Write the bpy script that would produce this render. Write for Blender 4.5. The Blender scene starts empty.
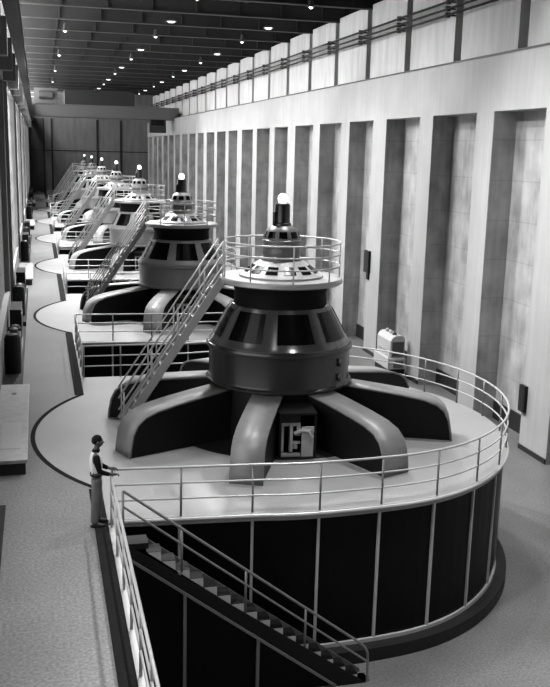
import bpy, bmesh, math, random
from mathutils import Vector, Matrix
random.seed(7)
R = math.radians
PI = math.pi
sc = bpy.context.scene
COL = sc.collection

# ------------------------------------------------------------------ places
PITCH = 16.73            # distance between generators
BAY = PITCH / 3          # wall bay
AX, AY = 5.87, 22.07     # axis of the nearest generator
DX, DY, DR = 5.73, 22.07, 5.98   # round deck of the nearest generator
EDGE = 1.1               # right edge of the gallery floor
LOW = -3.385             # lower floor
WX = 16.717              # face of the right wall
YEND = 146.0
NGEN = 7

# ------------------------------------------------------------------ light levels
TALL, CLER, LAMP, EXPO = 3.2, 26, 20000, 0.0
ALB = .5
LROW = {'left': .78, 'middle': .25, 'right': .02}
DOWN = .16
# ------------------------------------------------------------------ materials
def material(name, v, rough=.6, metal=0., spec=.5, noise=None, bump=None, emit=None):
    m = bpy.data.materials.new(name); m.use_nodes = True
    nt = m.node_tree; b = nt.nodes['Principled BSDF']
    if not emit: v = v*ALB
    c = (v, v, v)
    b.inputs['Base Color'].default_value = (*c, 1)
    b.inputs['Roughness'].default_value = rough
    b.inputs['Metallic'].default_value = metal
    b.inputs['Specular IOR Level'].default_value = spec
    if noise:                                   # noise: list of (scale xyz, detail, lo, hi) multiplied together
        tc = nt.nodes.new('ShaderNodeTexCoord'); prev = None
        for (scl, det, lo, hi) in noise:
            mp = nt.nodes.new('ShaderNodeMapping'); mp.inputs['Scale'].default_value = scl
            nt.links.new(tc.outputs['Object'], mp.inputs['Vector'])
            n = nt.nodes.new('ShaderNodeTexNoise'); n.inputs['Scale'].default_value = 1; n.inputs['Detail'].default_value = det
            nt.links.new(mp.outputs['Vector'], n.inputs['Vector'])
            r = nt.nodes.new('ShaderNodeMapRange')
            r.inputs['From Min'].default_value = .3; r.inputs['From Max'].default_value = .7
            r.inputs['To Min'].default_value = lo; r.inputs['To Max'].default_value = hi
            nt.links.new(n.outputs['Fac'], r.inputs['Value'])
            if prev is None: prev = r.outputs['Result']
            else:
                x = nt.nodes.new('ShaderNodeMath'); x.operation = 'MULTIPLY'
                nt.links.new(prev, x.inputs[0]); nt.links.new(r.outputs['Result'], x.inputs[1]); prev = x.outputs[0]
        mix = nt.nodes.new('ShaderNodeVectorMath'); mix.operation = 'SCALE'
        mix.inputs[0].default_value = c
        nt.links.new(prev, mix.inputs['Scale']); nt.links.new(mix.outputs['Vector'], b.inputs['Base Color'])
        if bump:
            bp = nt.nodes.new('ShaderNodeBump'); bp.inputs['Strength'].default_value = bump; bp.inputs['Distance'].default_value = .02
            nt.links.new(prev, bp.inputs['Height']); nt.links.new(bp.outputs['Normal'], b.inputs['Normal'])
    if emit:
        b.inputs['Emission Color'].default_value = (*c, 1); b.inputs['Emission Strength'].default_value = emit
    return m

def board_marks(m, period, strength):
    """fine horizontal pour lines of the shuttering, a property of the concrete itself"""
    nt = m.node_tree; b = nt.nodes['Principled BSDF']
    src = b.inputs['Base Color'].links[0].from_socket
    tc = nt.nodes.new('ShaderNodeTexCoord'); sp = nt.nodes.new('ShaderNodeSeparateXYZ')
    nt.links.new(tc.outputs['Object'], sp.inputs[0])
    a = nt.nodes.new('ShaderNodeMath'); a.operation = 'DIVIDE'; a.inputs[1].default_value = period
    nt.links.new(sp.outputs['Z'], a.inputs[0])
    f = nt.nodes.new('ShaderNodeMath'); f.operation = 'FRACT'; nt.links.new(a.outputs[0], f.inputs[0])
    g = nt.nodes.new('ShaderNodeMath'); g.operation = 'LESS_THAN'; g.inputs[1].default_value = .03
    nt.links.new(f.outputs[0], g.inputs[0])
    h = nt.nodes.new('ShaderNodeMapRange'); h.inputs['To Min'].default_value = 1; h.inputs['To Max'].default_value = 1 - strength
    nt.links.new(g.outputs[0], h.inputs['Value'])
    v = nt.nodes.new('ShaderNodeVectorMath'); v.operation = 'SCALE'
    nt.links.new(src, v.inputs[0]); nt.links.new(h.outputs['Result'], v.inputs['Scale'])
    nt.links.new(v.outputs['Vector'], b.inputs['Base Color'])

M = {}
M['concrete'] = material('wall_concrete', .56, .8, noise=[((6, 6, .25), 5, .92, 1.05), ((.6, .6, .5), 4, .9, 1.05)])
M['recess'] = material('recess_concrete', .58, .85, noise=[((5, 5, .3), 5, .85, 1.1), ((1.2, 1.2, .9), 4, .62, 1.14)])
board_marks(M['recess'], 1.52, .16)
M['upper'] = material('upper_concrete', .9, .8, noise=[((2.2, 2.2, .4), 4, .8, 1.08)])
M['terrazzo'] = material('gallery_terrazzo', .27, .30, spec=.5, noise=[((20, 20, 20), 2, .6, 1.4), ((.7, .7, .7), 3, .9, 1.08)])
M['lowfloor'] = material('lower_terrazzo', .23, .35, noise=[((18, 18, 18), 2, .65, 1.35), ((.5, .5, .5), 4, .78, 1.14)])
M['deck'] = material('deck_terrazzo', .40, .42, noise=[((24, 24, 24), 2, .86, 1.12), ((.6, .6, .6), 3, .92, 1.06)])
M['strip'] = material('dark_floor_strip', .02, .8, spec=.03, noise=[((12, 12, 12), 2, .8, 1.2)])
M['base'] = material('dark_base', .03, .5, spec=.15)
M['blackpanel'] = material('black_enamel', .002, .5, spec=.12)
M['steel'] = material('bright_metal_trim', .8, .4, metal=.2)
M['rail'] = material('railing_paint', .64, .35, metal=.1)
M['dimrail'] = material('dark_railing_steel', .34, .4, metal=.4)
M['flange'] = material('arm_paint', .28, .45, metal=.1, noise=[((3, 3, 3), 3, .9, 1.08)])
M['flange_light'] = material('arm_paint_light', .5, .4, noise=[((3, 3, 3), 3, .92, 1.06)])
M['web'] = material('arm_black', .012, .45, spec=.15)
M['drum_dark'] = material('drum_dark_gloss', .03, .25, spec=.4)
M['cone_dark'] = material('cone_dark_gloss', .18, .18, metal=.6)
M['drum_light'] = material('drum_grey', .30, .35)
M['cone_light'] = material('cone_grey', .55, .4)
M['collar'] = material('collar_black', .010, .6, spec=.04)
M['pane'] = material('dark_pane', .004, .2, spec=.16)
M['plat'] = material('platform_paint', .55, .35, metal=.2)
M['dome'] = material('exciter_grey', .16, .4)
M['skirt'] = material('exciter_light', .55, .45)
M['neck'] = material('neck_black', .01, .35)
M['bulb'] = material('globe_glass', 1., .3, emit=2.0)
M['lampglass'] = material('lamp_glass', 1., .3, emit=2.5)
M['lampmetal'] = material('lamp_shade_metal', .12, .4, metal=.3)
M['roof'] = material('roof_dark', .01, .8)
M['beam'] = material('roof_steel', .036, .6, noise=[((.5, .5, .5), 3, .7, 1.3)])
M['crane'] = material('crane_paint', .16, .5)
M['craneblack'] = material('crane_dark', .015, .6)
M['window'] = material('daylight_window', 1., .5, emit=1.0)
M['tallwindow'] = material('tall_daylight_window', 1., .5, emit=TALL)
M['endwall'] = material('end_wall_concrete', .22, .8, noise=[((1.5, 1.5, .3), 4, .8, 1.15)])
M['leftwall'] = material('left_wall_concrete', .35, .7, noise=[((4, 4, .25), 4, .85, 1.1)])
M['cab_top'] = material('cabinet_top', .45, .4, noise=[((5, 5, 5), 3, .85, 1.1)])
M['cab_side'] = material('cabinet_side', .035, .45, spec=.15)
M['machine'] = material('machine_black', .02, .45, spec=.15)
M['machine2'] = material('machine_grey', .12, .45)
M['white'] = material('white_enamel_and_lit_gear', .78, .45)  # enamel; on the generator access gear the white paints in light from inside
M['greymetal'] = material('grey_metal', .2, .45)
M['wire'] = material('conductor_dark', .04, .5, spec=.15)
M['skin'] = material('skin', .12, .6, spec=.15)
M['hair'] = material('hair_black', .008, .7, spec=.08)
M['shirt'] = material('dark_shirt', .012, .85, spec=.05)
M['vest'] = material('white_vest', .8, .8)
M['trousers'] = material('grey_trousers', .22, .9, spec=.1, noise=[((30, 30, 5), 2, .9, 1.1)])
M['shoe'] = material('shoe_dark', .015, .5, spec=.15)
M['eye'] = material('eye_white', .5, .3)
M['stairdark'] = material('stair_dark', .015, .5, spec=.15)
M['tread'] = material('tread_metal', .75, .45)

# ------------------------------------------------------------------ mesh builder
class MB:
    def __init__(s): s.v = []; s.f = []; s.sm = []
    def add(s, vs, fs, smooth=False):
        n = len(s.v); s.v += [tuple(p) for p in vs]
        for f in fs: s.f.append([i + n for i in f]); s.sm.append(smooth)
        return s
    def box(s, x0, x1, y0, y1, z0, z1):
        return s.add([(x0,y0,z0),(x1,y0,z0),(x1,y1,z0),(x0,y1,z0),(x0,y0,z1),(x1,y0,z1),(x1,y1,z1),(x0,y1,z1)],
              [(0,3,2,1),(4,5,6,7),(0,1,5,4),(1,2,6,5),(2,3,7,6),(3,0,4,7)])
    def bar(s, a, b, w, h, up=(0,0,1)):
        a, b = Vector(a), Vector(b); d = (b-a).normalized(); u = Vector(up)
        if abs(d.dot(u)) > .98: u = Vector((1,0,0))
        sd = d.cross(u).normalized(); u = sd.cross(d)
        c = [(sd*(i*w/2)+u*(j*h/2)) for i, j in ((-1,-1),(1,-1),(1,1),(-1,1))]
        return s.add([a+k for k in c]+[b+k for k in c], [(3,2,1,0),(4,5,6,7),(0,1,5,4),(1,2,6,5),(2,3,7,6),(3,0,4,7)])
    def tube(s, pts, r, n=8, closed=False):
        pts = [Vector(p) for p in pts]; N = len(pts); vs = []
        ref = None
        for i, p in enumerate(pts):
            if closed: d = (pts[(i+1) % N]-pts[i-1]).normalized()
            else: d = (pts[min(i+1, N-1)]-pts[max(i-1, 0)]).normalized()
            u = Vector((0,0,1)) if abs(d.z) < .95 else Vector((1,0,0))
            if ref is not None and ref.cross(d).length > .05 : u = ref
            sd = d.cross(u).normalized(); up = sd.cross(d); ref = up
            rr = r[i] if isinstance(r, (list, tuple)) else r
            for k in range(n):
                a = 2*PI*k/n; vs.append(p+sd*(math.cos(a)*rr)+up*(math.sin(a)*rr))
        fs = []
        for i in range(N if closed else N-1):
            for k in range(n):
                a = i*n+k; b = i*n+(k+1) % n; j = ((i+1) % N)*n
                fs.append((a, b, j+(k+1) % n, j+k))
        s.add(vs, fs, True)
        if not closed:
            o = len(s.v)-len(vs)
            s.f.append([o+k for k in range(n-1, -1, -1)]); s.sm.append(False)
            s.f.append([o+(N-1)*n+k for k in range(n)]); s.sm.append(False)
        return s
    def lathe(s, prof, n=48, c=(0,0), smooth=True, a0=0, a1=2*PI, cap=False):
        full = abs(a1-a0-2*PI) < 1e-6; m = n if full else n+1; vs = []
        for (r, z) in prof:
            for k in range(m):
                a = a0+(a1-a0)*k/n; vs.append((c[0]+r*math.cos(a), c[1]+r*math.sin(a), z))
        fs = []
        for i in range(len(prof)-1):
            for k in range(n):
                k2 = (k+1) % m; fs.append((i*m+k, i*m+k2, (i+1)*m+k2, (i+1)*m+k))
        s.add(vs, fs, smooth)
        if cap:
            o = len(s.v)-len(vs)
            s.f.append([o+k for k in range(m-1, -1, -1)]); s.sm.append(False)
            s.f.append([o+(len(prof)-1)*m+k for k in range(m)]); s.sm.append(False)
        return s
    def prism(s, poly, z0, z1):
        n = len(poly)
        return s.add([(x,y,z0) for x,y in poly]+[(x,y,z1) for x,y in poly],
              [list(range(n-1,-1,-1)), list(range(n, 2*n))]+[(i,(i+1) % n, n+(i+1) % n, n+i) for i in range(n)])
    def plate(s, poly, d):
        """planar 3-D polygon given thickness along vector d"""
        n = len(poly); d = Vector(d); p = [Vector(q) for q in poly]
        return s.add(p+[q+d for q in p], [list(range(n-1,-1,-1)), list(range(n, 2*n))]+[(i,(i+1) % n, n+(i+1) % n, n+i) for i in range(n)])
    def build(s, name, mat, parent=None, bevel=0, loc=None):
        me = bpy.data.meshes.new(name); me.from_pydata([tuple(v) for v in s.v], [], s.f)
        me.polygons.foreach_set('use_smooth', s.sm)
        me.materials.append(M[mat] if isinstance(mat, str) else mat)
        bm = bmesh.new(); bm.from_mesh(me); bmesh.ops.recalc_face_normals(bm, faces=bm.faces)
        if bevel:
            bmesh.ops.bevel(bm, geom=[e for e in bm.edges if len(e.link_faces) == 2 and e.calc_face_angle(0) > .6], offset=bevel, segments=2, profile=.7, affect='EDGES')
        if any(s.sm):
            for e in bm.edges:
                if len(e.link_faces) == 2 and e.calc_face_angle(0) > .6: e.smooth = False
        bm.to_mesh(me); bm.free()
        o = bpy.data.objects.new(name, me); COL.objects.link(o)
        if parent: o.parent = parent
        if loc: o.location = loc
        return o

def tag(o, label=None, cat=None, group=None, kind=None):
    if label: o['label'] = label
    if cat: o['category'] = cat
    if group: o['group'] = group
    if kind: o['kind'] = kind
    return o
def struct(o, label=None, cat=None): return tag(o, label, cat, kind='structure')
def empty(name, loc=(0,0,0), rz=0):
    o = bpy.data.objects.new(name, None); COL.objects.link(o); o.location = loc; o.rotation_euler = (0,0,rz); return o
KIDS = {}
def copy_tree(o, dy=0, parent=None, kids=None):
    c = o.copy(); COL.objects.link(c)
    if parent: c.parent = parent
    else: c.location = Vector(o.location)+Vector((0, dy, 0))
    for ch in kids[o.name]: copy_tree(ch, 0, c, kids)
    return c
def kidmap(*roots):
    m = {}
    def go(o):
        m[o.name] = [x for x in COL.objects if x.parent == o]
        for x in m[o.name]: go(x)
    for r in roots: go(r)
    return m
ORD = ['nearest', 'second nearest', 'third', 'fourth', 'fifth', 'sixth', 'farthest']

# ------------------------------------------------------------------ outlines
def arc(cx, cy, r, a0, a1, n):
    return [(cx+r*math.cos(R(a0+(a1-a0)*i/n)), cy+r*math.sin(R(a0+(a1-a0)*i/n))) for i in range(n+1)]
aL = math.degrees(math.acos((EDGE-DX)/DR))        # where the circle meets the gallery edge
def rim(a):
    return DR-.2*math.exp(-((a+87)/17)**2)
def right_outline(ins, cy=DY):
    """deck edge right of the gallery: front corner, round the circle, back corner"""
    pts = []
    for i in range(61):
        a = -106+209*i/60; r = rim(a)-ins
        pts.append((DX+r*math.cos(R(a)), cy+r*math.sin(R(a))))
    return [(EDGE+.0, cy-5.46+ins)]+pts+[(EDGE+.0, cy+5.83-ins)]
def full_outline(cy=DY):
    return right_outline(0, cy)+arc(DX, cy, DR, aL, 360-aL, 24)

# ------------------------------------------------------------------ setting
def gallery():
    b = []
    Y0, Y1 = -6, YEND
    b.append((EDGE, Y0))
    for i in range(NGEN):
        cy = DY+i*PITCH
        b += arc(DX, cy, DR, 360-aL, aL, 40)
    b.append((EDGE, Y1)); b += [(-2.6, Y1), (-2.6, Y0)]
    struct(MB().prism(b, LOW, 0).build('floor', 'terrazzo'), 'pale speckled terrazzo floor of the raised gallery on the left', 'floor')
gallery()
struct(MB().box(EDGE+.01, 18.6, -6, YEND, LOW-.4, LOW).build('floor', 'lowfloor'), 'grey polished floor on the lower level beside the right wall', 'floor')

# dark inlaid strip along the gallery edge
def edge_strips():
    ys = -6
    n = 1
    for i in range(NGEN+1):
        cy = DY+i*PITCH
        ye = (cy-DR*math.sin(R(aL))) if i < NGEN else YEND
        struct(MB().box(EDGE-.26, EDGE, ys, ye, .002, .012).build('trim_%d' % n, 'strip'), None, None); n += 1
        if i < NGEN:
            o = arc(DX, cy, DR+.11, 360-aL+.3, aL-.3, 36); q = arc(DX, cy, DR+.005, aL, 360-aL, 36)
            struct(MB().prism(o+q, .002, .012).build('trim_%d' % n, 'strip'), None, None); n += 1
            ys = cy+DR*math.sin(R(aL))
edge_strips()

# right wall: bays with recesses, beam above, set-back upper wall
def right_wall():
    top, zl = 8.66, 10.70
    w = MB()
    w.box(WX, 18.6, -6, YEND, top, zl)                     # beam
    w.box(17.72, 18.6, -6, YEND, LOW, top)                 # back of recesses
    wall = struct(w.build('wall_right', 'concrete'), 'tall pale concrete wall of deep upright recesses on the right', 'wall')
    k0 = -6
    k = k0
    while True:
        y = 32.2+BAY*k
        if y > YEND-1: break
        wd = 1.85 if k % 3 == 2 else 1.42
        if y > -4:
            MB().box(WX, 17.72, y, min(y+wd, YEND), LOW, top).build('pilaster', 'concrete', wall)
            MB().box(WX+.012, 17.69, y-.012, y+.004, LOW, top).build('recess_lining', 'recess', wall)
            MB().box(17.68, 17.73, y+wd, min(y+BAY, YEND), LOW, top).build('recess_panel', 'recess', wall)
            MB().box(17.60, 17.70, y+wd+.0, min(y+BAY, YEND), LOW, LOW+.72).build('recess_base', 'base', wall)
            MB().box(WX-.04, WX+.02, y, min(y+wd, YEND), LOW, LOW+.18).build('pilaster_base', 'base', wall)
        k += 1
    # ledge line and upper wall
    MB().box(WX-.03, WX+.35, -6, YEND, zl, zl+.07).build('ledge_rail', 'wire', wall)
    u = MB().box(18.0, 18.6, -6, YEND, zl, 15.8)
    up = struct(u.build('wall_right_upper', 'strip'), 'set-back upper wall of pale panels between dark gaps', 'wall')
    k = k0
    while True:
        y = 31.95+BAY*k
        if y > YEND-1: break
        if y > -4:
            MB().box(17.55, 18.02, y+.36, min(y+BAY-.36, YEND), zl, 14.75).build('upper_panel', 'upper', up)
        k += 1
right_wall()

# left wall: long concrete panels with dark gaps, brackets and clerestory windows
def left_wall():
    w = MB().box(-2.6, -1.75, -6, YEND, 0, 10.6)
    wall = struct(w.build('wall_left', 'strip'), 'left wall of long concrete panels between dark gaps', 'wall')
    for k in range(-2, 7):
        y1 = 41.3+PITCH*k
        for (a, b) in ((y1+1.2, y1+PITCH-3.6),):
            if b < -5: continue
            a, b = max(a, -6), min(b, YEND)
            MB().box(-1.76, -1.2, a, b, 0, 1.3).build('wall_panel', 'leftwall', wall)
            MB().box(-1.76, -1.2, a, b, 9.4, 10.2).build('wall_panel', 'leftwall', wall)
            for q in (a, b-.5): MB().box(-1.76, -1.2, q, q+.5, 1.3, 9.4).build('wall_panel', 'leftwall', wall)
            if k != -1:
                f = struct(MB().box(-1.5, -1.46, a+.5, b-.5, 1.3, 9.4).build('window_%d' % (40+k), 'tallwindow'), None, None)
                fr = MB()
                for j in range(1, 9): yy = a+.5+(b-a-1)*j/9; fr.box(-1.47, -1.30, yy-.05, yy+.05, 1.3, 9.4)
                for j in range(1, 6): zz = 1.3+8.1*j/6; fr.box(-1.47, -1.38, a+.5, b-.5, zz-.04, zz+.04)
                fr.build('window_frame', 'leftwall', f)
            else: MB().box(-1.5, -1.4, a+.5, b-.5, 1.3, 9.4).build('wall_panel', 'leftwall', wall)
    for k in range(26):
        y = .5+BAY*k
        MB().box(-1.75, -.75, y-.3, y+.3, 9.5, 10.55).build('girder_bracket', 'leftwall', wall)
    up = struct(MB().box(-2.6, -1.9, -6, YEND, 10.6, 15.8).build('wall_left_upper', 'beam'), 'dark upper left wall holding the high windows', 'wall')
    n = 1
    for k in range(9, 27):
        y = .5+BAY*(k-.5)-BAY/2
        if y+BAY > YEND: break
        f = struct(MB().box(-1.89, -1.85, y+.5, y+BAY-.5, 12.5, 15.4).build('window_%d' % n, 'window'), None, None)
        fr = MB()
        for j in range(5): 
            yy = y+.5+(BAY-1)*j/4; fr.box(-1.86, -1.80, yy-.04, yy+.04, 12.46, 15.44)
        for zz in (12.5, 13.95, 15.4): fr.box(-1.86, -1.80, y+.46, y+BAY-.46, zz-.04, zz+.04)
        fr.build('window_frame', 'beam', f); n += 1
left_wall()
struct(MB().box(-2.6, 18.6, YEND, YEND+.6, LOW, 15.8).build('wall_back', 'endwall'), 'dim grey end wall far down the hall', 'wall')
eb = [o for o in COL.objects if o.name == 'wall_back'][0]
for x in (1.0, 2.2, 9.0, 12.6):
    MB().box(x-.14, x+.14, YEND-.15, YEND+.01, 0, 11).build('wall_rib', 'wire', eb)
MB().box(-1.5, 17.5, YEND-.1, YEND+.01, 6.2, 6.35).build('wall_rib', 'wire', eb)
MB().box(-1.2, 1.0, YEND-.1, YEND+.01, 0, 11).build('dark_end_panel', 'beam', eb)

struct(MB().box(-2.6, 18.6, -6, YEND+.6, 15.8, 16.1).build('ceiling', 'roof'), 'dark roof high above the hall', 'ceiling')
for k in range(0, 26):
    y = 31.95+BAY*(k-6)
    if y > YEND-1: break
    if y < 20: continue
    b = MB(); b.box(-1.8, 17.9, y-.22, y+.22, 14.55, 14.62); b.box(-1.8, 17.9, y-.05, y+.05, 14.6, 15.75); b.box(-1.8, 17.9, y-.22, y+.22, 15.7, 15.78)
    for j in range(8): b.box(-1+j*2.5, -.94+j*2.5, y-.2, y+.2, 14.6, 15.72)
    tag(b.build('roof_beam', 'beam'), 'dark steel roof beam spanning the hall overhead', 'beam', 'roof beams')
for j, x in enumerate((.2, 3.9, 7.9, 11.9, 15.6)):
    lab = ['roof purlin nearest the left wall', 'roof purlin second from the left wall', 'roof purlin along the middle of the hall', 'roof purlin second from the right wall', 'roof purlin nearest the right wall'][j]
    tag(MB().box(x-.1, x+.1, 20, YEND-.1, 15.3, 15.5).build('roof_purlin', 'beam'), 'dark steel '+lab+', running lengthwise', 'beam')

# crane runway girder on the left
g = MB(); g.box(-.78, -.42, 2, YEND-.2, 10.6, 10.68); g.box(-.64, -.56, 2, YEND-.2, 10.66, 11.4); g.box(-.78, -.42, 2, YEND-.2, 11.38, 11.46); g.box(-.64, -.56, 2, YEND-.2, 11.46, 11.56)
tag(g.build('crane_runway_girder', 'beam'), 'dark steel crane runway girder along the top of the left wall', 'girder')

# ------------------------------------------------------------------ bridge crane far down the hall
def crane():
    y = 118.
    t = tag(empty('bridge_crane', (0, y, 10.75)), 'bridge crane spanning the hall far away near the end wall', 'crane')
    MB().box(-.38, 17.3, -1.2, -.6, -.3, 1.2).build('girder', 'crane', t)
    MB().box(-.38, 17.3, 1.4, 2.0, -.3, 1.2).build('girder', 'crane', t)
    MB().box(-.75, -.45, -2.2, 3.0, .83, 1.3).build('end_truck', 'craneblack', t)
    MB().box(17.0, 17.4, -2.2, 3.0, 0, .5).build('end_truck', 'craneblack', t)
    tr = MB().box(3.4, 11.8, -1.3, 2.1, 1.2, 2.9).build('hoist_trolley', 'craneblack', t)
    MB().box(-.2, 2.6, -1.4, 1.8, 1.2, 3.0).build('winch_housing', 'crane', t)
    MB().tube([(.4, -1.5, 2.2), (2.0, -1.5, 2.2)], .5, 14).build('rope_drum', 'machine2', t)
    c = MB().box(13.6, 15.6, -1.9, -.7, -1.9, -.3).build('operator_cab', 'craneblack', t)
    MB().box(13.8, 15.4, -1.95, -1.9, -1.0, -.3).build('cab_window', 'pane', c)
    r = MB()
    for z in (1.95, 2.4): r.tube([(-.6, -1.15, z), (3.2, -1.15, z)], .03, 6)
    for i in range(6): r.tube([(-.6+i*.76, -1.15, 1.5), (-.6+i*.76, -1.15, 2.4)], .03, 6)
    r.build('walkway_railing', 'rail', t)
crane()

# ------------------------------------------------------------------ conductor rails on the upper right wall
def conductors():
    for j, (z, lab) in enumerate(((13.42, 'topmost'), (13.13, 'middle'), (12.87, 'lowest'))):
        t = tag(empty('conductor_rail', (17.2, 0, z)), 'dark conductor rail along the upper right wall, %s of the three' % lab, 'conductor rail')
        MB().tube([(0, 2, 0), (0, YEND-.4, 0)], .055, 8).build('rail', 'wire', t)
        for k in range(-5, 21):
            y = 31.95+BAY*k+.45
            if y > YEND-1 or y < 3: continue
            b = MB(); b.box(-.03, .36, y-.05, y+.05, -.03, .03); b.lathe([(.0, -.10), (.12, -.10), (.12, -.04), (.07, 0), (.12, .05), (.12, .1), (0, .1)], 10, (0.0, y))
            b.build('insulator_bracket', 'wire', t)
conductors()

# ------------------------------------------------------------------ round deck drums
def make_drum():
    t = empty('round_generator_deck', (0, 0, 0))
    MB().prism(full_outline(), -.16, .0).build('deck_floor', 'deck', t)
    out = right_outline(.0)
    w = right_outline(.12)
    wall = MB().prism(w, LOW+.38, -.16).build('drum_wall', 'blackpanel', t)
    # metal lip round the deck edge
    lip = MB(); lip.tube([(x, y, -.05) for x, y in [(EDGE+.02, out[0][1])]+out[1:-1]+[(EDGE+.02, out[-1][1])]], .042, 8); lip.build('deck_lip', 'steel', t)
    # base curb and trim
    cb = right_outline(-.20); MB().prism(cb, LOW, LOW+.3).build('base_curb', 'base', t)
    ct = right_outline(.06); MB().prism(ct, LOW+.3, LOW+.38).build('base_trim', 'steel', t)
    # upright strips at the panel joints
    for a in STRIPS:
        r = rim(a)-.10; x, y = DX+r*math.cos(R(a)), DY+r*math.sin(R(a)); d = Vector((math.cos(R(a)), math.sin(R(a)), 0))
        MB().bar((x, y, LOW+.38), (x, y, -.16), .055, .05, d).build('panel_strip', 'steel', t)
    f0, f1 = right_outline(.10)[0], right_outline(.10)[1]
    for q in (.05, .45):
        x, y = f0[0]+(f1[0]-f0[0])*q, f0[1]+(f1[1]-f0[1])*q
        MB().bar((x+.03, y, LOW+.38), (x+.03, y, -.16), .055, .05, (0,1,0)).build('panel_strip', 'steel', t)
    return t
STRIPS = [-107.9+13.3*i for i in range(16)]
def along(path, step):
    """points at equal steps along a polyline"""
    out = [Vector(path[0])]; d = 0
    for a, b in zip(path, path[1:]):
        a, b = Vector(a), Vector(b); L = (b-a).length; t = step-d
        while t < L: out.append(a+(b-a)*(t/L)); t += step
        d = (d+L) % step if step else 0
    return out
RZ = (1.0, .68, .36)
def make_deck_railing():
    t = empty('deck_railing', (0, 0, 0))
    p = right_outline(.04); p = [(EDGE+.1, p[0][1])]+p[1:-1]+[(EDGE+.1, p[-1][1])]
    for z in RZ:
        MB().tube([(x, y, z) for x, y in p], .026 if z == 1.0 else .02, 8).build('rail', 'rail', t)
    ps = [p[0], p[-1]]
    for a in STRIPS:
        r = rim(a)-.04; ps.append((DX+r*math.cos(R(a)), DY+r*math.sin(R(a))))
    for q in (.45,):
        ps.append((p[0][0]+(p[1][0]-p[0][0])*q, p[0][1]+(p[1][1]-p[0][1])*q))
    for q in (.35, .7):
        ps.append((p[-1][0]+(p[-2][0]-p[-1][0])*q, p[-1][1]+(p[-2][1]-p[-1][1])*q))
    for x, y in ps:
        o = MB().tube([(x, y, .0), (x, y, 1.0)], .024, 8)
        o.build('post', 'dimrail', t)
    return t
def make_edge_railing(y0, y1):
    t = empty('gallery_railing', (0, 0, 0))
    x = EDGE+.06
    for z in RZ: MB().tube([(x, y0, z), (x, y1, z)], .026 if z == 1.0 else .02, 8).build('rail', 'rail', t)
    n = max(1, round((y1-y0)/1.3))
    for i in range(n+1):
        y = y0+(y1-y0)*i/n
        MB().tube([(x, y, -.25), (x, y, 1.0)], .024, 8).build('post', 'rail', t)
    MB().box(EDGE+.0, EDGE+.11, y0-.1, y1+.1, -.28, -.02).build('toe_plate', 'steel', t)
    return t

# ------------------------------------------------------------------ generators
ARMS = [-113+45*k for k in range(8)]
def pol(r, a, z): return Vector((r*math.cos(a), r*math.sin(a), z))
def cone_pane(mb, r0, z0, r1, z1, a, h0, h1, off=.008, n=4):
    """pane lying on a cone between two heights; h0,h1 half-angles"""
    vs = []
    for (r, z, h) in ((r0, z0, h0), (r1, z1, h1)):
        for i in range(n+1):
            vs.append(pol(r+off, a-h+2*h*i/n, z+off*.3))
    for (r, z, h) in ((r0, z0, h0), (r1, z1, h1)):
        for i in range(n+1):
            vs.append(pol(r-.03, a-h+2*h*i/n, z))
    m = n+1; fs = []
    for i in range(n): fs += [(i, i+1, m+i+1, m+i), (2*m+i, 3*m+i, 3*m+i+1, 2*m+i+1), (i, 2*m+i, 2*m+i+1, i+1), (m+i, m+i+1, 3*m+i+1, 3*m+i)]
    fs += [(0, m, 3*m, 2*m), (n, 2*m+n, 3*m+n, m+n)]
    mb.add(vs, fs); return mb
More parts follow.
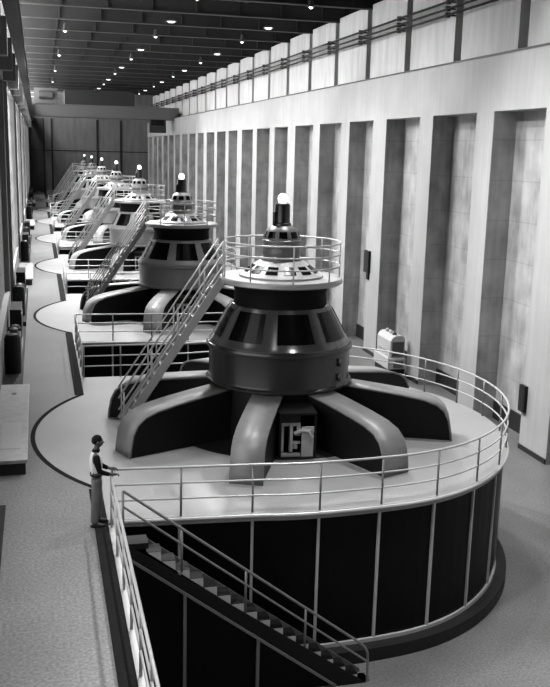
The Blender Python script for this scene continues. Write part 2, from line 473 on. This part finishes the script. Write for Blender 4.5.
def make_generator(loc, paint):
    t = empty('turbine_generator', loc)
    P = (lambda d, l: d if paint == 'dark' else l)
    # sunk dark ring and pedestal
    MB().lathe([(1.5, .012), (2.75, .012), (2.78, .0), (1.5, .0)], 64).build('base_ring', 'web', t)
    ped = MB().lathe([(1.72, 0), (1.68, 1.27), (1.0, 1.27)], 64).build('pedestal', 'web', t)
    # bracket arms
    for A in ARMS:
        a = R(A); d = Vector((math.cos(a), math.sin(a), 0)); s = Vector((-d.y, d.x, 0))
        prof = [(1.70, 1.285), (2.4, 1.215), (3.2, 1.12), (3.75, 1.03), (4.08, .92), (4.28, .76), (4.40, .52), (4.46, .22), (4.48, 0)]
        w = MB()
        for sgn in (-1, 1):
            poly = [d*1.70]+[d*(r-.03)+Vector((0,0,max(0, z-.03))) for r, z in prof]
            w.plate([p+s*(sgn*.32-.02) for p in poly], s*.04)
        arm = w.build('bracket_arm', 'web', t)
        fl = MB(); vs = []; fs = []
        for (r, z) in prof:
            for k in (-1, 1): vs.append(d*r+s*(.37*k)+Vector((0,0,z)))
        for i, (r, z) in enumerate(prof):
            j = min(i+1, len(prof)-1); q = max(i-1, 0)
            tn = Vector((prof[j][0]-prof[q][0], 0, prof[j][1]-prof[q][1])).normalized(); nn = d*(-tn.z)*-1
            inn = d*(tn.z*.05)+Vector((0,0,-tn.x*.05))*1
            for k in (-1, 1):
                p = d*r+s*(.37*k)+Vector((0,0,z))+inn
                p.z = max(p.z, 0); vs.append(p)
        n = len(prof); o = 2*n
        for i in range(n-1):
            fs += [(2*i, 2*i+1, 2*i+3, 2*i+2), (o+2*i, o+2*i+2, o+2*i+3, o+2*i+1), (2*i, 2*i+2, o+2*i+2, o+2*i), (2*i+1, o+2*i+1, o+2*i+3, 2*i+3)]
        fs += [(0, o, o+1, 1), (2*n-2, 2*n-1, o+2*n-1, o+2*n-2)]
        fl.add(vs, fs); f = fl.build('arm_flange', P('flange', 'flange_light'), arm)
        for pg in f.data.polygons: pg.use_smooth = True
    # drum with rims
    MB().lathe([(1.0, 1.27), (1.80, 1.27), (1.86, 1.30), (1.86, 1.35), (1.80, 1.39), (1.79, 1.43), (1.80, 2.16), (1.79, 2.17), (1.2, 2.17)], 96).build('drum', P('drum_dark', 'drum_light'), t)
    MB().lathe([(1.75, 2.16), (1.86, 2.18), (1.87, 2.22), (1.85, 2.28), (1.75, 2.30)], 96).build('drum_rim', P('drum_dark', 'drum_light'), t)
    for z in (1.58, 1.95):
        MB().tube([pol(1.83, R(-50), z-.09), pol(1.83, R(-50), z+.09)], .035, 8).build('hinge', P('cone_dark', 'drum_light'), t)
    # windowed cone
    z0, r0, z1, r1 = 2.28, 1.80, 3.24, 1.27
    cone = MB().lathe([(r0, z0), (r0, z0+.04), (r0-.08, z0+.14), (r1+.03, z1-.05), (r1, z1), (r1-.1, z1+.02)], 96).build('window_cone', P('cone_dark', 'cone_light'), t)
    f = lambda z: (r0-.08)+(r1+.03-r0+.08)*(z-z0-.14)/(z1-.05-z0-.14)
    for A in ARMS:
        p = MB(); a = R(A+22.5)
        cone_pane(p, f(z0+.20), z0+.20, f(z1-.09), z1-.09, a, R(16.2), R(16.2), .012, 6)
        p.build('window_pane', 'pane', cone)
    # collar below the platform
    MB().lathe([(1.2, 3.22), (1.18, 3.28), (1.16, 3.55), (1.22, 3.72), (1.45, 3.78)], 72).build('collar', 'collar', t)
    # platform disc
    plat = MB().lathe([(0, 3.77), (1.50, 3.77), (1.555, 3.80), (1.56, 3.88), (1.53, 3.92), (.9, 3.92), (0, 3.92)], 96).build('service_platform', 'plat', t)
    # vented skirt
    sk = MB().lathe([(1.06, 3.92), (1.06, 3.97), (.98, 4.0), (.60, 4.30), (.52, 4.33), (.4, 4.33)], 72).build('vented_skirt', 'skirt', t)
    for k in range(12):
        p = MB(); cone_pane(p, .98-.38*.05/.30, 4.05, .98-.38*.22/.30, 4.22, R(30*k-104.8+15), R(9.6), R(10.2), .012, 4)
        p.build('vent_pane', 'pane', sk)
    # exciter
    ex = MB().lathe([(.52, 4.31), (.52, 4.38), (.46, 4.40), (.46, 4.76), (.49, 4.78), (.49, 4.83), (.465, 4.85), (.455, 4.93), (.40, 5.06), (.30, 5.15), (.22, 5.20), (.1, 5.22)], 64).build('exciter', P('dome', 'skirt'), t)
    MB().lathe([(.463, 4.44), (.475, 4.46), (.475, 4.64), (.463, 4.66)], 64).build('exciter_band', 'dome', t)
    for k in range(9):
        p = MB(); cone_pane(p, .458, 4.89, .40, 5.05, R(40*k-100), R(13), R(13), .012, 3)
        p.build('exciter_vent', 'pane', ex)
    nk = MB().lathe([(.0, 5.18), (.23, 5.18), (.23, 5.24), (.19, 5.26), (.19, 5.68), (.17, 5.72), (.12, 5.74), (0, 5.74)], 32).build('shaft_housing', 'neck', t)
    MB().tube([pol(.21, R(-170), 5.2), pol(.21, R(-170), 5.52)], .05, 8).build('conduit', 'neck', nk)
    MB().lathe([(0, 5.71), (.07, 5.72), (.11, 5.77), (.125, 5.85), (.11, 5.92), (.07, 5.96), (0, 5.98)], 24).build('globe_lamp', 'bulb', t)
    # platform railing: open where the stair lands
    rr = 1.48; gap0, gap1 = 152, 185
    rl = None
    rz = (4.80, 4.52, 4.23)
    pr = empty('platform_railing'); pr.parent = t
    for z in rz: MB().tube([pol(rr, R(gap1+(360-gap1+gap0)*i/60), z) for i in range(61)], .020, 8).build('rail', 'rail', pr)
    for i in range(9):
        a = R(gap1+(360-gap1+gap0)*i/8); MB().tube([pol(rr, a, 3.9), pol(rr, a, 4.80)], .02, 8).build('post', 'rail', pr)
    # access opening; gear coloured white to stand for a light inside
    a = R(-96); d = Vector((math.cos(a), math.sin(a), 0)); s = Vector((-d.y, d.x, 0))
    def q(r, l, z): return d*r+s*l+Vector((0,0,z))
    fr = MB()
    fr.bar(q(2.2, -.33, .014), q(2.2, -.33, 1.06), .05, .9, (d.x, d.y, 0)); fr.bar(q(2.2, .50, .014), q(2.2, .50, 1.06), .05, .9, (d.x, d.y, 0))
    fr.bar(q(2.2, -.36, 1.06), q(2.2, .53, 1.06), .9, .05); fr.bar(q(2.60, -.33, .95), q(2.60, .14, .95), .05, .2)
    af = fr.build('access_opening', 'web', t)
    b = MB()
    for l in (-.27, -.06): b.bar(q(2.5, l, .12), q(2.5, l, .80), .07 if l < -.1 else .11, .07)
    b.bar(q(2.5, -.30, .79), q(2.5, .16, .79), .07, .09); b.bar(q(2.5, -.02, .34), q(2.5, .16, .34), .06, .06)
    b.bar(q(2.52, -.30, .045), q(2.52, .16, .045), .12, .06); b.bar(q(2.5, .12, .5), q(2.5, .12, .80), .06, .08)
    b.build('pipe_rack', 'white', af)
    v = MB(); v.tube([q(2.55, .02, .56), q(2.6, .2, .66), q(2.66, .36, .64), q(2.66, .42, .5)], .05, 10)
    v.tube([q(2.45, .05, .18), q(2.45, .05, .34)], .07, 12); v.build('valve', 'white', af)
    dr = MB(); dr.bar(q(2.58, .33, .014), q(2.58, .33, .74), .30, .04, (d.x, d.y, 0)); dr.build('access_door', 'white', af)
    return t

# stair from the deck up to the platform
def make_stair():
    t = empty('platform_stair', (0, 0, 0))
    x0, x1, z1 = 1.83, 4.36, 3.86; ya, yb = 22.0, 22.72
    dirn = Vector((x1-x0, 0, z1)).normalized(); up = Vector((-dirn.z, 0, dirn.x))
    for y in (ya, yb):
        MB().bar((x0+.06, y, .17), (x1, y, z1), .05, .20, up).build('stringer', 'plat' , t)
    n = 15
    for i in range(1, n+1):
        f = i/(n+1); x = x0+(x1-x0)*f; z = z1*f
        MB().box(x-.11, x+.11, ya+.03, yb-.03, z-.02, z+.02).build('tread', 'dimrail', t)
    for y in (ya, yb):
        h = MB()
        for k in (.92, .62, .32):
            a = Vector((x0, y, .1))+Vector((0, 0, k)); b = Vector((x1, y, z1+k))
            pts = [a, b]
            h.tube(pts, .022, 8)
        for f in (.03, .3, .56, .82, 1.0):
            x = x0+(x1-x0)*f; z = z1*f
            h.tube([(x, y, z), (x, y, z+.95)], .02, 8)
        h.build('handrail', 'rail', t)
    return t

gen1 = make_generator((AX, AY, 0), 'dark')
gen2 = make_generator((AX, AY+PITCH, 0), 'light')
drum1 = make_drum(); rail1 = make_deck_railing(); stair1 = make_stair()
km = kidmap(gen2, drum1, rail1, stair1)
POS = ['first from the front', 'second from the front', 'third from the front', 'fourth from the front', 'fifth from the front', 'sixth from the front', 'seventh from the front']
for i in range(NGEN):
    if i == 0: g, d, r, s = gen1, drum1, rail1, stair1
    else:
        g = gen2 if i == 1 else copy_tree(gen2, PITCH*(i-1), None, km)
        d, r, s = [copy_tree(o, PITCH*i, None, km) for o in (drum1, rail1, stair1)]
    tag(g, ('dark glossy turbine generator with black drum and globe lamp, ' if i == 0 else 'pale grey turbine generator with globe lamp on top, ')+POS[i], 'generator', 'turbine generators in a row')
    tag(d, 'round pale deck on black panelled drum, '+POS[i]+' in the row', 'deck', 'round generator decks')
    tag(r, 'curved three-bar railing round the deck, '+POS[i]+' in the row', 'railing', 'railings round the decks')
    tag(s, 'steep metal stair up to a generator platform, '+POS[i], 'stair', 'stairs up to the generator platforms')

# gallery railings
front = make_edge_railing(3.6, 16.3)
tag(front, 'long straight railing along the gallery edge in the foreground below the standing man', 'railing', 'straight railings along the gallery edge')
gaps = make_edge_railing(DY+6.03, DY+PITCH-5.62)
km = kidmap(gaps)
ORDG = ['first and second', 'second and third', 'third and fourth', 'fourth and fifth', 'fifth and sixth', 'sixth and seventh']
for i in range(6):
    o = gaps if i == 0 else copy_tree(gaps, PITCH*i, None, km)
    tag(o, 'short straight gallery railing between the %s decks from the front' % ORDG[i], 'railing', 'straight railings along the gallery edge')

# ------------------------------------------------------------------ front stair down to the lower floor
def front_stair():
    t = tag(empty('front_stair', (0, 0, 0)), 'dark metal stair descending from the gallery in front of the black drum', 'stair')
    x0, x1 = 1.72, 6.16; ya, yb = 15.42, 15.80; n = 17; ru = (x1-x0)/n; ri = -LOW/n
    sl = LOW/(x1-x0)
    def zz(x): return sl*(x-x0)
    MB().box(EDGE+.12, x0+.03, ya+.02, yb+.02, -.12, -.005).build('landing', 'stairdark', t)
    for i in range(n):
        x = x0+ru*i; z = -ri*(i+1)
        if i < n-1: MB().box(x+.0, x+ru, ya+.02, yb-.03, z+.001, z+.012).build('tread', 'stairdark', t)
        MB().plate([(x+.01, ya+.02, z), (x+ru, ya+.02, z), (x+ru, ya+.02, z-ri*.95)], (0, .33, 0)).build('riser', 'tread', t)
    # near stringer (dark) below the teeth, far stringer (grey) against the drum
    def band(y, a, b, xs, xe): return [(xs, y, min(-.01, zz(xs)+a)), (xe, y, max(LOW, zz(xe)+a)), (xe, y, max(LOW, zz(xe)+b)), (x0-(LOW-b)/-sl*0+(LOW-b)/sl if zz(xe)+b < LOW else xe, y, max(LOW, zz(xe)+b)), (xs, y, zz(xs)+b)]
    xe = x1-.08
    MB().plate(band(ya, -.12, -.50, x0-.35, xe), (0, .02, 0)).build('near_stringer', 'stairdark', t)
    MB().plate(band(yb, .02, -.22, x0-.05, xe), (0, .02, 0)).build('far_stringer', 'dimrail', t)
    # wall panel under the stair, with raking trim and upright strips
    xt = x0+(LOW+.5)/sl
    MB().plate([(x0-.35, ya+.06, zz(x0-.35)-.5), (xt, ya+.06, LOW), (x0-.35, ya+.06, LOW)], (0, .05, 0)).build('under_panel', 'blackpanel', t)
    MB().bar((x0-.35, ya, zz(x0-.35)-.53), (x0+(LOW+.56)/sl, ya, LOW+.03), .05, .05).build('raking_trim', 'dimrail', t)
    for x in STX:
        MB().box(x-.03, x+.03, ya-.01, ya+.06, LOW, zz(x)-.54).build('panel_strip', 'dimrail', t)
    y = ya+.03
    h = MB(); top = .70
    xa = x0-.42
    h.tube([(xa, y, zz(xa)+top), (x1-.22, y, zz(x1-.22)+top), (x1-.12, y, zz(x1-.12)+top-.03), (x1-.06, y, zz(x1-.06)+top-.12), (x1-.05, y, zz(x1)+top-.25), (x1-.05, y, LOW)], .027, 8)
    h.tube([(xa, y, zz(xa)+top-.30), (x1-.05, y, zz(x1-.05)+top-.30)], .022, 8)
    h.build('handrail', 'dimrail', t)
    for x in (xa, 2.36, 3.58, 4.78):
        MB().tube([(x, y, zz(x)-.15 if x > x0 else -.05), (x, y, zz(x)+top)], .024, 8).build('post', 'dimrail', t)
STX = (2.42, 3.84)
front_stair()

# ------------------------------------------------------------------ left side: low cabinets and machines
def cabinets():
    t = tag(empty('low_cabinet', (0, 0, 0)), '', 'cabinet')
    MB().box(-1.15, -.44, 19.45, 25.95, 0, .27).build('body', 'cab_side', t)
    top = MB().box(-1.18, -.40, 19.40, 26.0, .27, .35).build('top', 'cab_top', t, bevel=.015)
    MB().box(-1.0, -.56, 20.2, 22.2, .35, .358).build('top_panel', 'plat', t)
    MB().box(-.86, -.74, 24.9, 25.1, .35, .37).build('lifting_ring', 'dimrail', t)
    m = empty('governor_machine', (0, 0, 0))
    MB().box(-1.15, -.62, 26.6, 35.6, 0, .18).build('bed_plate', 'machine', m)
    MB().lathe([(0, .18), (.24, .18), (.24, 1.25), (.18, 1.36), (0, 1.40)], 20, (-.9, 28.2)).build('pressure_tank', 'machine', m)
    MB().box(-1.12, -.68, 29.2, 30.6, .18, 1.0).build('gear_case', 'machine', m, bevel=.03)
    MB().lathe([(0, 1.0), (.13, 1.0), (.13, 1.2), (.05, 1.26), (0, 1.26)], 14, (-.9, 29.9)).build('fly_ball_cap', 'machine2', m)
    MB().tube([(-.75, 28.4, .4), (-.68, 30.8, .5), (-.72, 32.2, .45)], .06, 8).build('pipe', 'machine2', m)
    MB().lathe([(0, .18), (.22, .18), (.22, .9), (.12, 1.0), (0, 1.02)], 18, (-.9, 31.6)).build('oil_pump', 'machine', m)
    MB().box(-1.1, -.7, 32.6, 34.4, .18, 1.35).build('gauge_cabinet', 'machine', m, bevel=.02)
    for y in (33.0, 33.6): MB().tube([(-.71, y, 1.1), (-.68, y, 1.1)], .1, 14).build('gauge', 'white', m)
    km = kidmap(t, m)
    for i, dy in enumerate((0, 28.2, 60.5, 92)):
        c = t if i == 0 else copy_tree(t, dy, None, km)
        tag(c, 'low dark pale-topped cabinet along the left wall, %s from the front' % ORDN[i], 'cabinet', 'low cabinets along the left wall')
    for i, dy in enumerate((0, 9.9, 28.3, 38, 61, 71, 92.5)):
        k = m if i == 0 else copy_tree(m, dy, None, km)
        tag(k, 'black machine with tank and gauges along the left wall, %s from the front' % ORDN[i], 'machine', 'governor machines along the left wall')
ORDN = ['first', 'second', 'third', 'fourth', 'fifth', 'sixth', 'seventh', 'eighth']
cabinets()
tag(MB().box(-1.2, -.80, 13.6, 17.7, 0, .02).build('floor_patch', 'machine'), 'dark flat patch on the gallery floor at the left edge of the foreground', 'grating')  # thin, evenly near-black sheet lying on the floor

# ------------------------------------------------------------------ cabinet by the right wall and wall boxes
def wall_cabinet():
    t = tag(empty('electrical_cabinet', (16.2, 40.4, LOW)), 'white steel cabinet standing at the foot of the right wall behind the nearest generator', 'cabinet')
    x0, x1, y0, y1 = -.36, .36, -1.25, .5
    MB().box(x0-.05, x1+.02, y0-.05, y1+.05, 0, .45).build('plinth', 'machine', t)
    MB().box(x0-.12, x1+.03, y0-.12, y1+.1, .42, .95).build('lower_case', 'white', t, bevel=.05)
    b = MB(); sec = [(x0, .95), (x0, 1.75), (x0+.1, 1.92), (x0+.25, 2.0), (x1-.15, 2.0), (x1-.03, 1.92), (x1, 1.78), (x1, .95)]
    b.plate([(x, y0, z) for x, z in sec], (0, y1-y0, 0)); b.build('upper_case', 'white', t)
    MB().box(x0+.09, x1-.06, y0-.03, y0+.01, 1.02, 1.72).build('end_window', 'machine2', t)
    MB().box(x0+.14, x1-.1, y0-.15, y0-.1, .5, .85).build('end_panel', 'greymetal', t)
    for i in range(3): MB().lathe([(0, 2.0), (.1, 2.0), (.1, 2.1), (.05, 2.15), (0, 2.15)], 12, (-.05, -.9+.45*i)).build('bushing', 'white' if i else 'machine2', t)
    for y in (-.9, -.2): MB().box(x0-.02, x0+.01, y, y+.5, 1.2, 1.24).build('louvre', 'greymetal', t)
wall_cabinet()
def wall_box(y, z0, z1, w, label, foot=False):
    t = tag(empty('wall_box', (WX, y, z0)), label, 'box')
    MB().box(-.12, .0, -w/2, w/2, 0, z1-z0).build('case', 'machine', t, bevel=.01)
    MB().box(-.13, -.115, -w/2+.05, w/2-.05, .06, z1-z0-.06).build('cover', 'base', t)
    if foot: MB().box(-.09, 0, -w/2+.08, 0, -.35, 0).build('cable_entry', 'machine', t)
wall_box(45.05, .85, 2.0, .75, 'tall black box high on a pilaster of the right wall beside the platform railing', True)
wall_box(28.35, -1.97, -1.0, .42, 'small dark box low on the right wall pilaster at the right picture edge')

# ------------------------------------------------------------------ ceiling lamps
def lamps():
    bell = empty('ceiling_lamp', (0, 0, 0))
    MB().tube([(0, 0, .55), (0, 0, 1.3)], .03, 6).build('stem', 'wire', bell)
    MB().lathe([(.06, .6), (.16, .5), (.2, .25), (.34, .0), (.32, 0), (.18, .24), (.1, .45)], 20).build('shade', 'lampmetal', bell)
    MB().lathe([(0, .3), (.12, .26), (.2, .1), (.18, -.04), (0, -.12)], 16).build('bulb', 'lampglass', bell)
    wide = empty('ceiling_lamp', (0, 0, 0))
    MB().tube([(0, 0, .2), (0, 0, 1.3)], .03, 6).build('stem', 'wire', wide)
    MB().lathe([(0, .24), (.3, .22), (.62, .05), (.6, .03), (.3, .16), (0, .18)], 24).build('shade', 'lampmetal', wide)
    MB().lathe([(0, .2), (.3, .15), (.42, .05), (.3, -.02), (0, -.04)], 20).build('bulb', 'lampglass', wide)
    km = kidmap(bell, wide); used = set()
    rows = {1.97: ('left', 63.6-PITCH*3, 15), 7.9: ('middle', 56.4-PITCH*3, 22), 13.9: ('right', 47.6-PITCH*2, 22)}
    for x, (nm, y0, _) in rows.items():
        j = 0; y = y0
        while y < YEND-3:
            if x < 3:
                kind = bell; step = PITCH
            else:
                kind = wide if j % 2 == 1 - (x < 10) else bell; step = 7.6 if (kind is wide) else PITCH-7.6
            o = kind if kind.name not in used else copy_tree(kind, 0, None, km)
            used.add(kind.name)
            o.location = (x, y, 14.3); o.scale = (.56, .56, .8)
            tag(o, ('bell-shaped' if kind is bell else 'wide flat-shaded')+' ceiling lamp glowing in the %s lamp row' % nm, 'lamp', '%s ceiling lamps of the %s row' % ('bell' if kind is bell else 'wide', nm))
            if y < 105:
                L = bpy.data.lights.new('lamp_light', 'SPOT'); L.energy = LAMP*LROW[nm]*(1.15 if y < 35 else .74); L.shadow_soft_size = .25; L.spot_size = R(88 if x < 3 else 124); L.spot_blend = 1 if x < 3 else .7
                l = bpy.data.objects.new('lamp_light', L); l.location = (x, y, 14.1); l.rotation_euler = Vector((1.1, -.5, -1.1) if x < 3 else (.25, -.4, -1)).to_track_quat('-Z', 'Y').to_euler(); COL.objects.link(l)
                if x < 3:
                    L = bpy.data.lights.new('lamp_light', 'SPOT'); L.energy = LAMP*DOWN*(1 if y < 35 else 9); L.shadow_soft_size = .25; L.spot_size = R(100); L.spot_blend = 1
                    l = bpy.data.objects.new('lamp_light', L); l.location = (x, y, 14.1); l.rotation_euler = Vector((-.1, -.2, -1)).to_track_quat('-Z', 'Y').to_euler(); COL.objects.link(l)
            y += step; j += 1
lamps()

# ------------------------------------------------------------------ the standing man
def skinned(name, mat, joints, bones, parent, sub=2, root=0):
    """one continuous skin: joints {key: (pos, radius)}, bones list of key pairs"""
    keys = list(joints); idx = {k: i for i, k in enumerate(keys)}
    me = bpy.data.meshes.new(name); me.from_pydata([joints[k][0] for k in keys], [(idx[a], idx[b]) for a, b in bones], [])
    o = bpy.data.objects.new(name, me); COL.objects.link(o)
    o.modifiers.new('Skin', 'SKIN'); 
    for k, sv in zip(keys, me.skin_vertices[0].data):
        r = joints[k][1]; sv.radius = r if isinstance(r, tuple) else (r, r); sv.use_root = (idx[k] == root)
    s = o.modifiers.new('Sub', 'SUBSURF'); s.levels = sub; s.render_levels = sub
    dg = bpy.context.evaluated_depsgraph_get()
    m2 = bpy.data.meshes.new_from_object(o.evaluated_get(dg))
    bpy.data.objects.remove(o)
    for p in m2.polygons: p.use_smooth = True
    m2.materials.clear(); m2.materials.append(M[mat])
    o = bpy.data.objects.new(name, m2); COL.objects.link(o); o.parent = parent
    return o
def blob(name, mat, parent, c, rad, cut=None, seg=20, rings=14, shape=None):
    mb = MB(); vs = []; fs = []
    for i in range(rings+1):
        th = PI*i/rings
        for k in range(seg):
            ph = 2*PI*k/seg
            v = Vector((math.sin(th)*math.cos(ph), math.sin(th)*math.sin(ph), math.cos(th)))
            if shape: v = shape(v)
            vs.append((c[0]+v.x*rad[0], c[1]+v.y*rad[1], c[2]+v.z*rad[2]))
    for i in range(rings):
        for k in range(seg): fs.append((i*seg+k, i*seg+(k+1) % seg, (i+1)*seg+(k+1) % seg, (i+1)*seg+k))
    mb.add(vs, fs, True)
    return mb.build(name, mat, parent)
def man():
    t = tag(empty('person', (.90, 16.42, 0)), 'person in white vest, dark long sleeves and grey trousers, hands on the railing', 'person')
    # faces +x (towards the generator); y is left/right
    J = {'pelvis': ((0, 0, .93), (.105, .15)), 'waist': ((0, 0, 1.06), (.095, .135)), 'chest': ((-.01, 0, 1.28), (.115, .165)), 'neckb': ((-.01, 0, 1.445), (.065, .085)), 'neck': ((.01, 0, 1.52), .052), 'head': ((.03, 0, 1.60), .07)}
    B = [('pelvis','waist'), ('waist','chest'), ('chest','neckb'), ('neckb','neck'), ('neck','head')]
    hands = {}
    for s, n in ((1, 'l'), (-1, 'r')):
        fx = .02 if s > 0 else -.05
        J.update({'hip'+n: ((.0, s*.09, .88), .085), 'knee'+n: ((fx+.02, s*.10, .50), .055), 'ank'+n: ((fx-.02, s*.11, .09), .038), 'toe'+n: ((fx+.13, s*.125, .035), .03),
                  'sh'+n: ((-.01, s*.185, 1.40), .062), 'elb'+n: ((.04, s*.235, 1.14), .043), 'wri'+n: ((.255, s*.17, 1.045), .029), 'palm'+n: ((.325, s*.16, 1.045), (.018, .036))})
        B += [('pelvis','hip'+n), ('hip'+n,'knee'+n), ('knee'+n,'ank'+n), ('ank'+n,'toe'+n), ('chest','sh'+n), ('sh'+n,'elb'+n), ('elb'+n,'wri'+n), ('wri'+n,'palm'+n)]
        for f, (dy, L) in enumerate(((-.030, .052), (-.010, .060), (.010, .056), (.028, .044))):
            y = s*.16+dy*s
            J['f%d0%s' % (f, n)] = ((.362, y, 1.048), .0095)
            J['f%d1%s' % (f, n)] = ((.362+L*.55, y, 1.035), .0085)
            J['f%d2%s' % (f, n)] = ((.362+L*.75, y, 1.003), .007)
            B += [('palm'+n, 'f%d0%s' % (f, n)), ('f%d0%s' % (f, n), 'f%d1%s' % (f, n)), ('f%d1%s' % (f, n), 'f%d2%s' % (f, n))]
        J['t0'+n] = ((.30, s*.125, 1.04), .011); J['t1'+n] = ((.335, s*.105, 1.02), .009); J['t2'+n] = ((.36, s*.105, 1.0), .007)
        B += [('wri'+n, 't0'+n), ('t0'+n, 't1'+n), ('t1'+n, 't2'+n)]
    body = skinned('body', 'skin', J, B, t, 2)
    # head: egg with brow, nose, jaw
    def hd(v):
        v = v.copy()
        if v.x > 0 and v.z < .1: v.x *= 1.0+.10*(-v.z)
        if v.z < -.2: v.y *= 1-.35*(-v.z-.2); v.x *= 1-.12*(-v.z-.2)
        if v.x < -.2 and v.z < -.3: v.x *= .75
        return v
    head = blob('head', 'skin', t, (.035, 0, 1.645), (.098, .076, .118), shape=hd)
    MB().add([(.125, 0, 1.665), (.122, .016, 1.615), (.122, -.016, 1.615), (.158, 0, 1.618), (.10, 0, 1.64)], [(0,1,3), (0,3,2), (1,2,3), (0,2,4), (0,4,1), (1,4,2)], False).build('nose', 'skin', head)
    for s in (1, -1):
        blob('eye', 'eye', head, (.118, s*.03, 1.655), (.011, .014, .008), seg=10, rings=8)
        blob('ear', 'skin', head, (.03, s*.078, 1.64), (.022, .010, .034), seg=10, rings=8)
    blob('mouth', 'hair', head, (.127, 0, 1.59), (.007, .022, .005), seg=10, rings=6)
    def hr(v):
        v = v.copy()
        if v.z < -.0 and v.x > -.1: v.z *= .1
        if v.x > .75 and v.z < .45: v.x = .75
        if v.z < -.6: v.z = -.6
        return v
    blob('hair', 'hair', t, (.022, 0, 1.672), (.105, .083, .106), shape=hr)
    # clothes
    V = {'a': ((0, 0, 1.00), (.118, .152)), 'b': ((0, 0, 1.12), (.118, .158)), 'c': ((-.01, 0, 1.29), (.136, .188)), 'd': ((-.012, 0, 1.41), (.10, .15)), 'e': ((-.01, 0, 1.465), (.066, .085))}
    skinned('vest', 'vest', V, [('a','b'), ('b','c'), ('c','d'), ('d','e')], t, 2)
    for s, n in ((1, 'l'), (-1, 'r')):
        S = {'a': ((-.01, s*.15, 1.41), .066), 'b': ((-.008, s*.20, 1.39), .074), 'c': ((.02, s*.23, 1.26), .062), 'd': ((.045, s*.238, 1.14), .056), 'e': ((.14, s*.205, 1.09), .048), 'f': ((.24, s*.174, 1.05), .038)}
        skinned('sleeve', 'shirt', S, [('a','b'), ('b','c'), ('c','d'), ('d','e'), ('e','f')], t, 2)
    MB().lathe([(.058, 1.47), (.075, 1.465), (.066, 1.505), (.056, 1.51)], 20, (0, 0)).build('collar', 'shirt', t)
    T = {'w': ((0, 0, 1.03), (.108, .148)), 'p': ((0, 0, .93), (.118, .165))}
    TB = [('w','p')]
    for s, n in ((1, 'l'), (-1, 'r')):
        fx = .02 if s > 0 else -.05
        T.update({'h'+n: ((.0, s*.092, .82), .105), 'k'+n: ((fx+.02, s*.10, .50), .088), 'm'+n: ((fx, s*.108, .25), .08), 'f'+n: ((fx-.01, s*.112, .065), .078)})
        TB += [('p','h'+n), ('h'+n,'k'+n), ('k'+n,'m'+n), ('m'+n,'f'+n)]
    skinned('trousers', 'trousers', T, TB, t, 2)
    MB().lathe([(.112, 1.0), (.123, 1.0), (.123, 1.035), (.112, 1.035)], 24, (0, 0)).build('belt', 'shoe', t).scale = (1, 1.33, 1)
    for s in (1, -1):
        fx = .02 if s > 0 else -.05
        def sh(v):
            v = v.copy()
            if v.z < 0: v.z = max(v.z, -.55)
            if v.x > .2: v.z *= .75
            return v
        blob('shoe', 'shoe', t, (fx+.055, s*.118, .0275), (.145, .05, .05), shape=sh)
man()

# ------------------------------------------------------------------ light
M['window'].node_tree.nodes['Principled BSDF'].inputs['Emission Strength'].default_value = CLER
w = bpy.data.worlds.new('World'); sc.world = w; w.use_nodes = True
w.node_tree.nodes['Background'].inputs['Color'].default_value = (.9, .9, .9, 1)
w.node_tree.nodes['Background'].inputs['Strength'].default_value = .05

# ------------------------------------------------------------------ camera
F, pitch, yaw, roll = 909.7, .2085, .2553, .0247
fw = Vector((math.sin(yaw)*math.cos(pitch), math.cos(yaw)*math.cos(pitch), -math.sin(pitch)))
r0 = Vector((math.cos(yaw), -math.sin(yaw), 0)); u0 = r0.cross(fw)
rr = math.cos(roll)*r0+math.sin(roll)*u0; uu = -math.sin(roll)*r0+math.cos(roll)*u0
cd = bpy.data.cameras.new('camera'); cam = bpy.data.objects.new('camera', cd); COL.objects.link(cam)
m = Matrix((rr, uu, -fw)).transposed().to_4x4(); m.translation = Vector((0, 0, 7.0)); cam.matrix_world = m
cd.sensor_fit = 'HORIZONTAL'; cd.sensor_width = 36; cd.lens = 36*F/550; cd.clip_end = 500
sc.camera = cam
sc.view_settings.view_transform = 'Standard'; sc.view_settings.look = 'None'; sc.view_settings.gamma = 1
sc.view_settings.exposure = EXPO
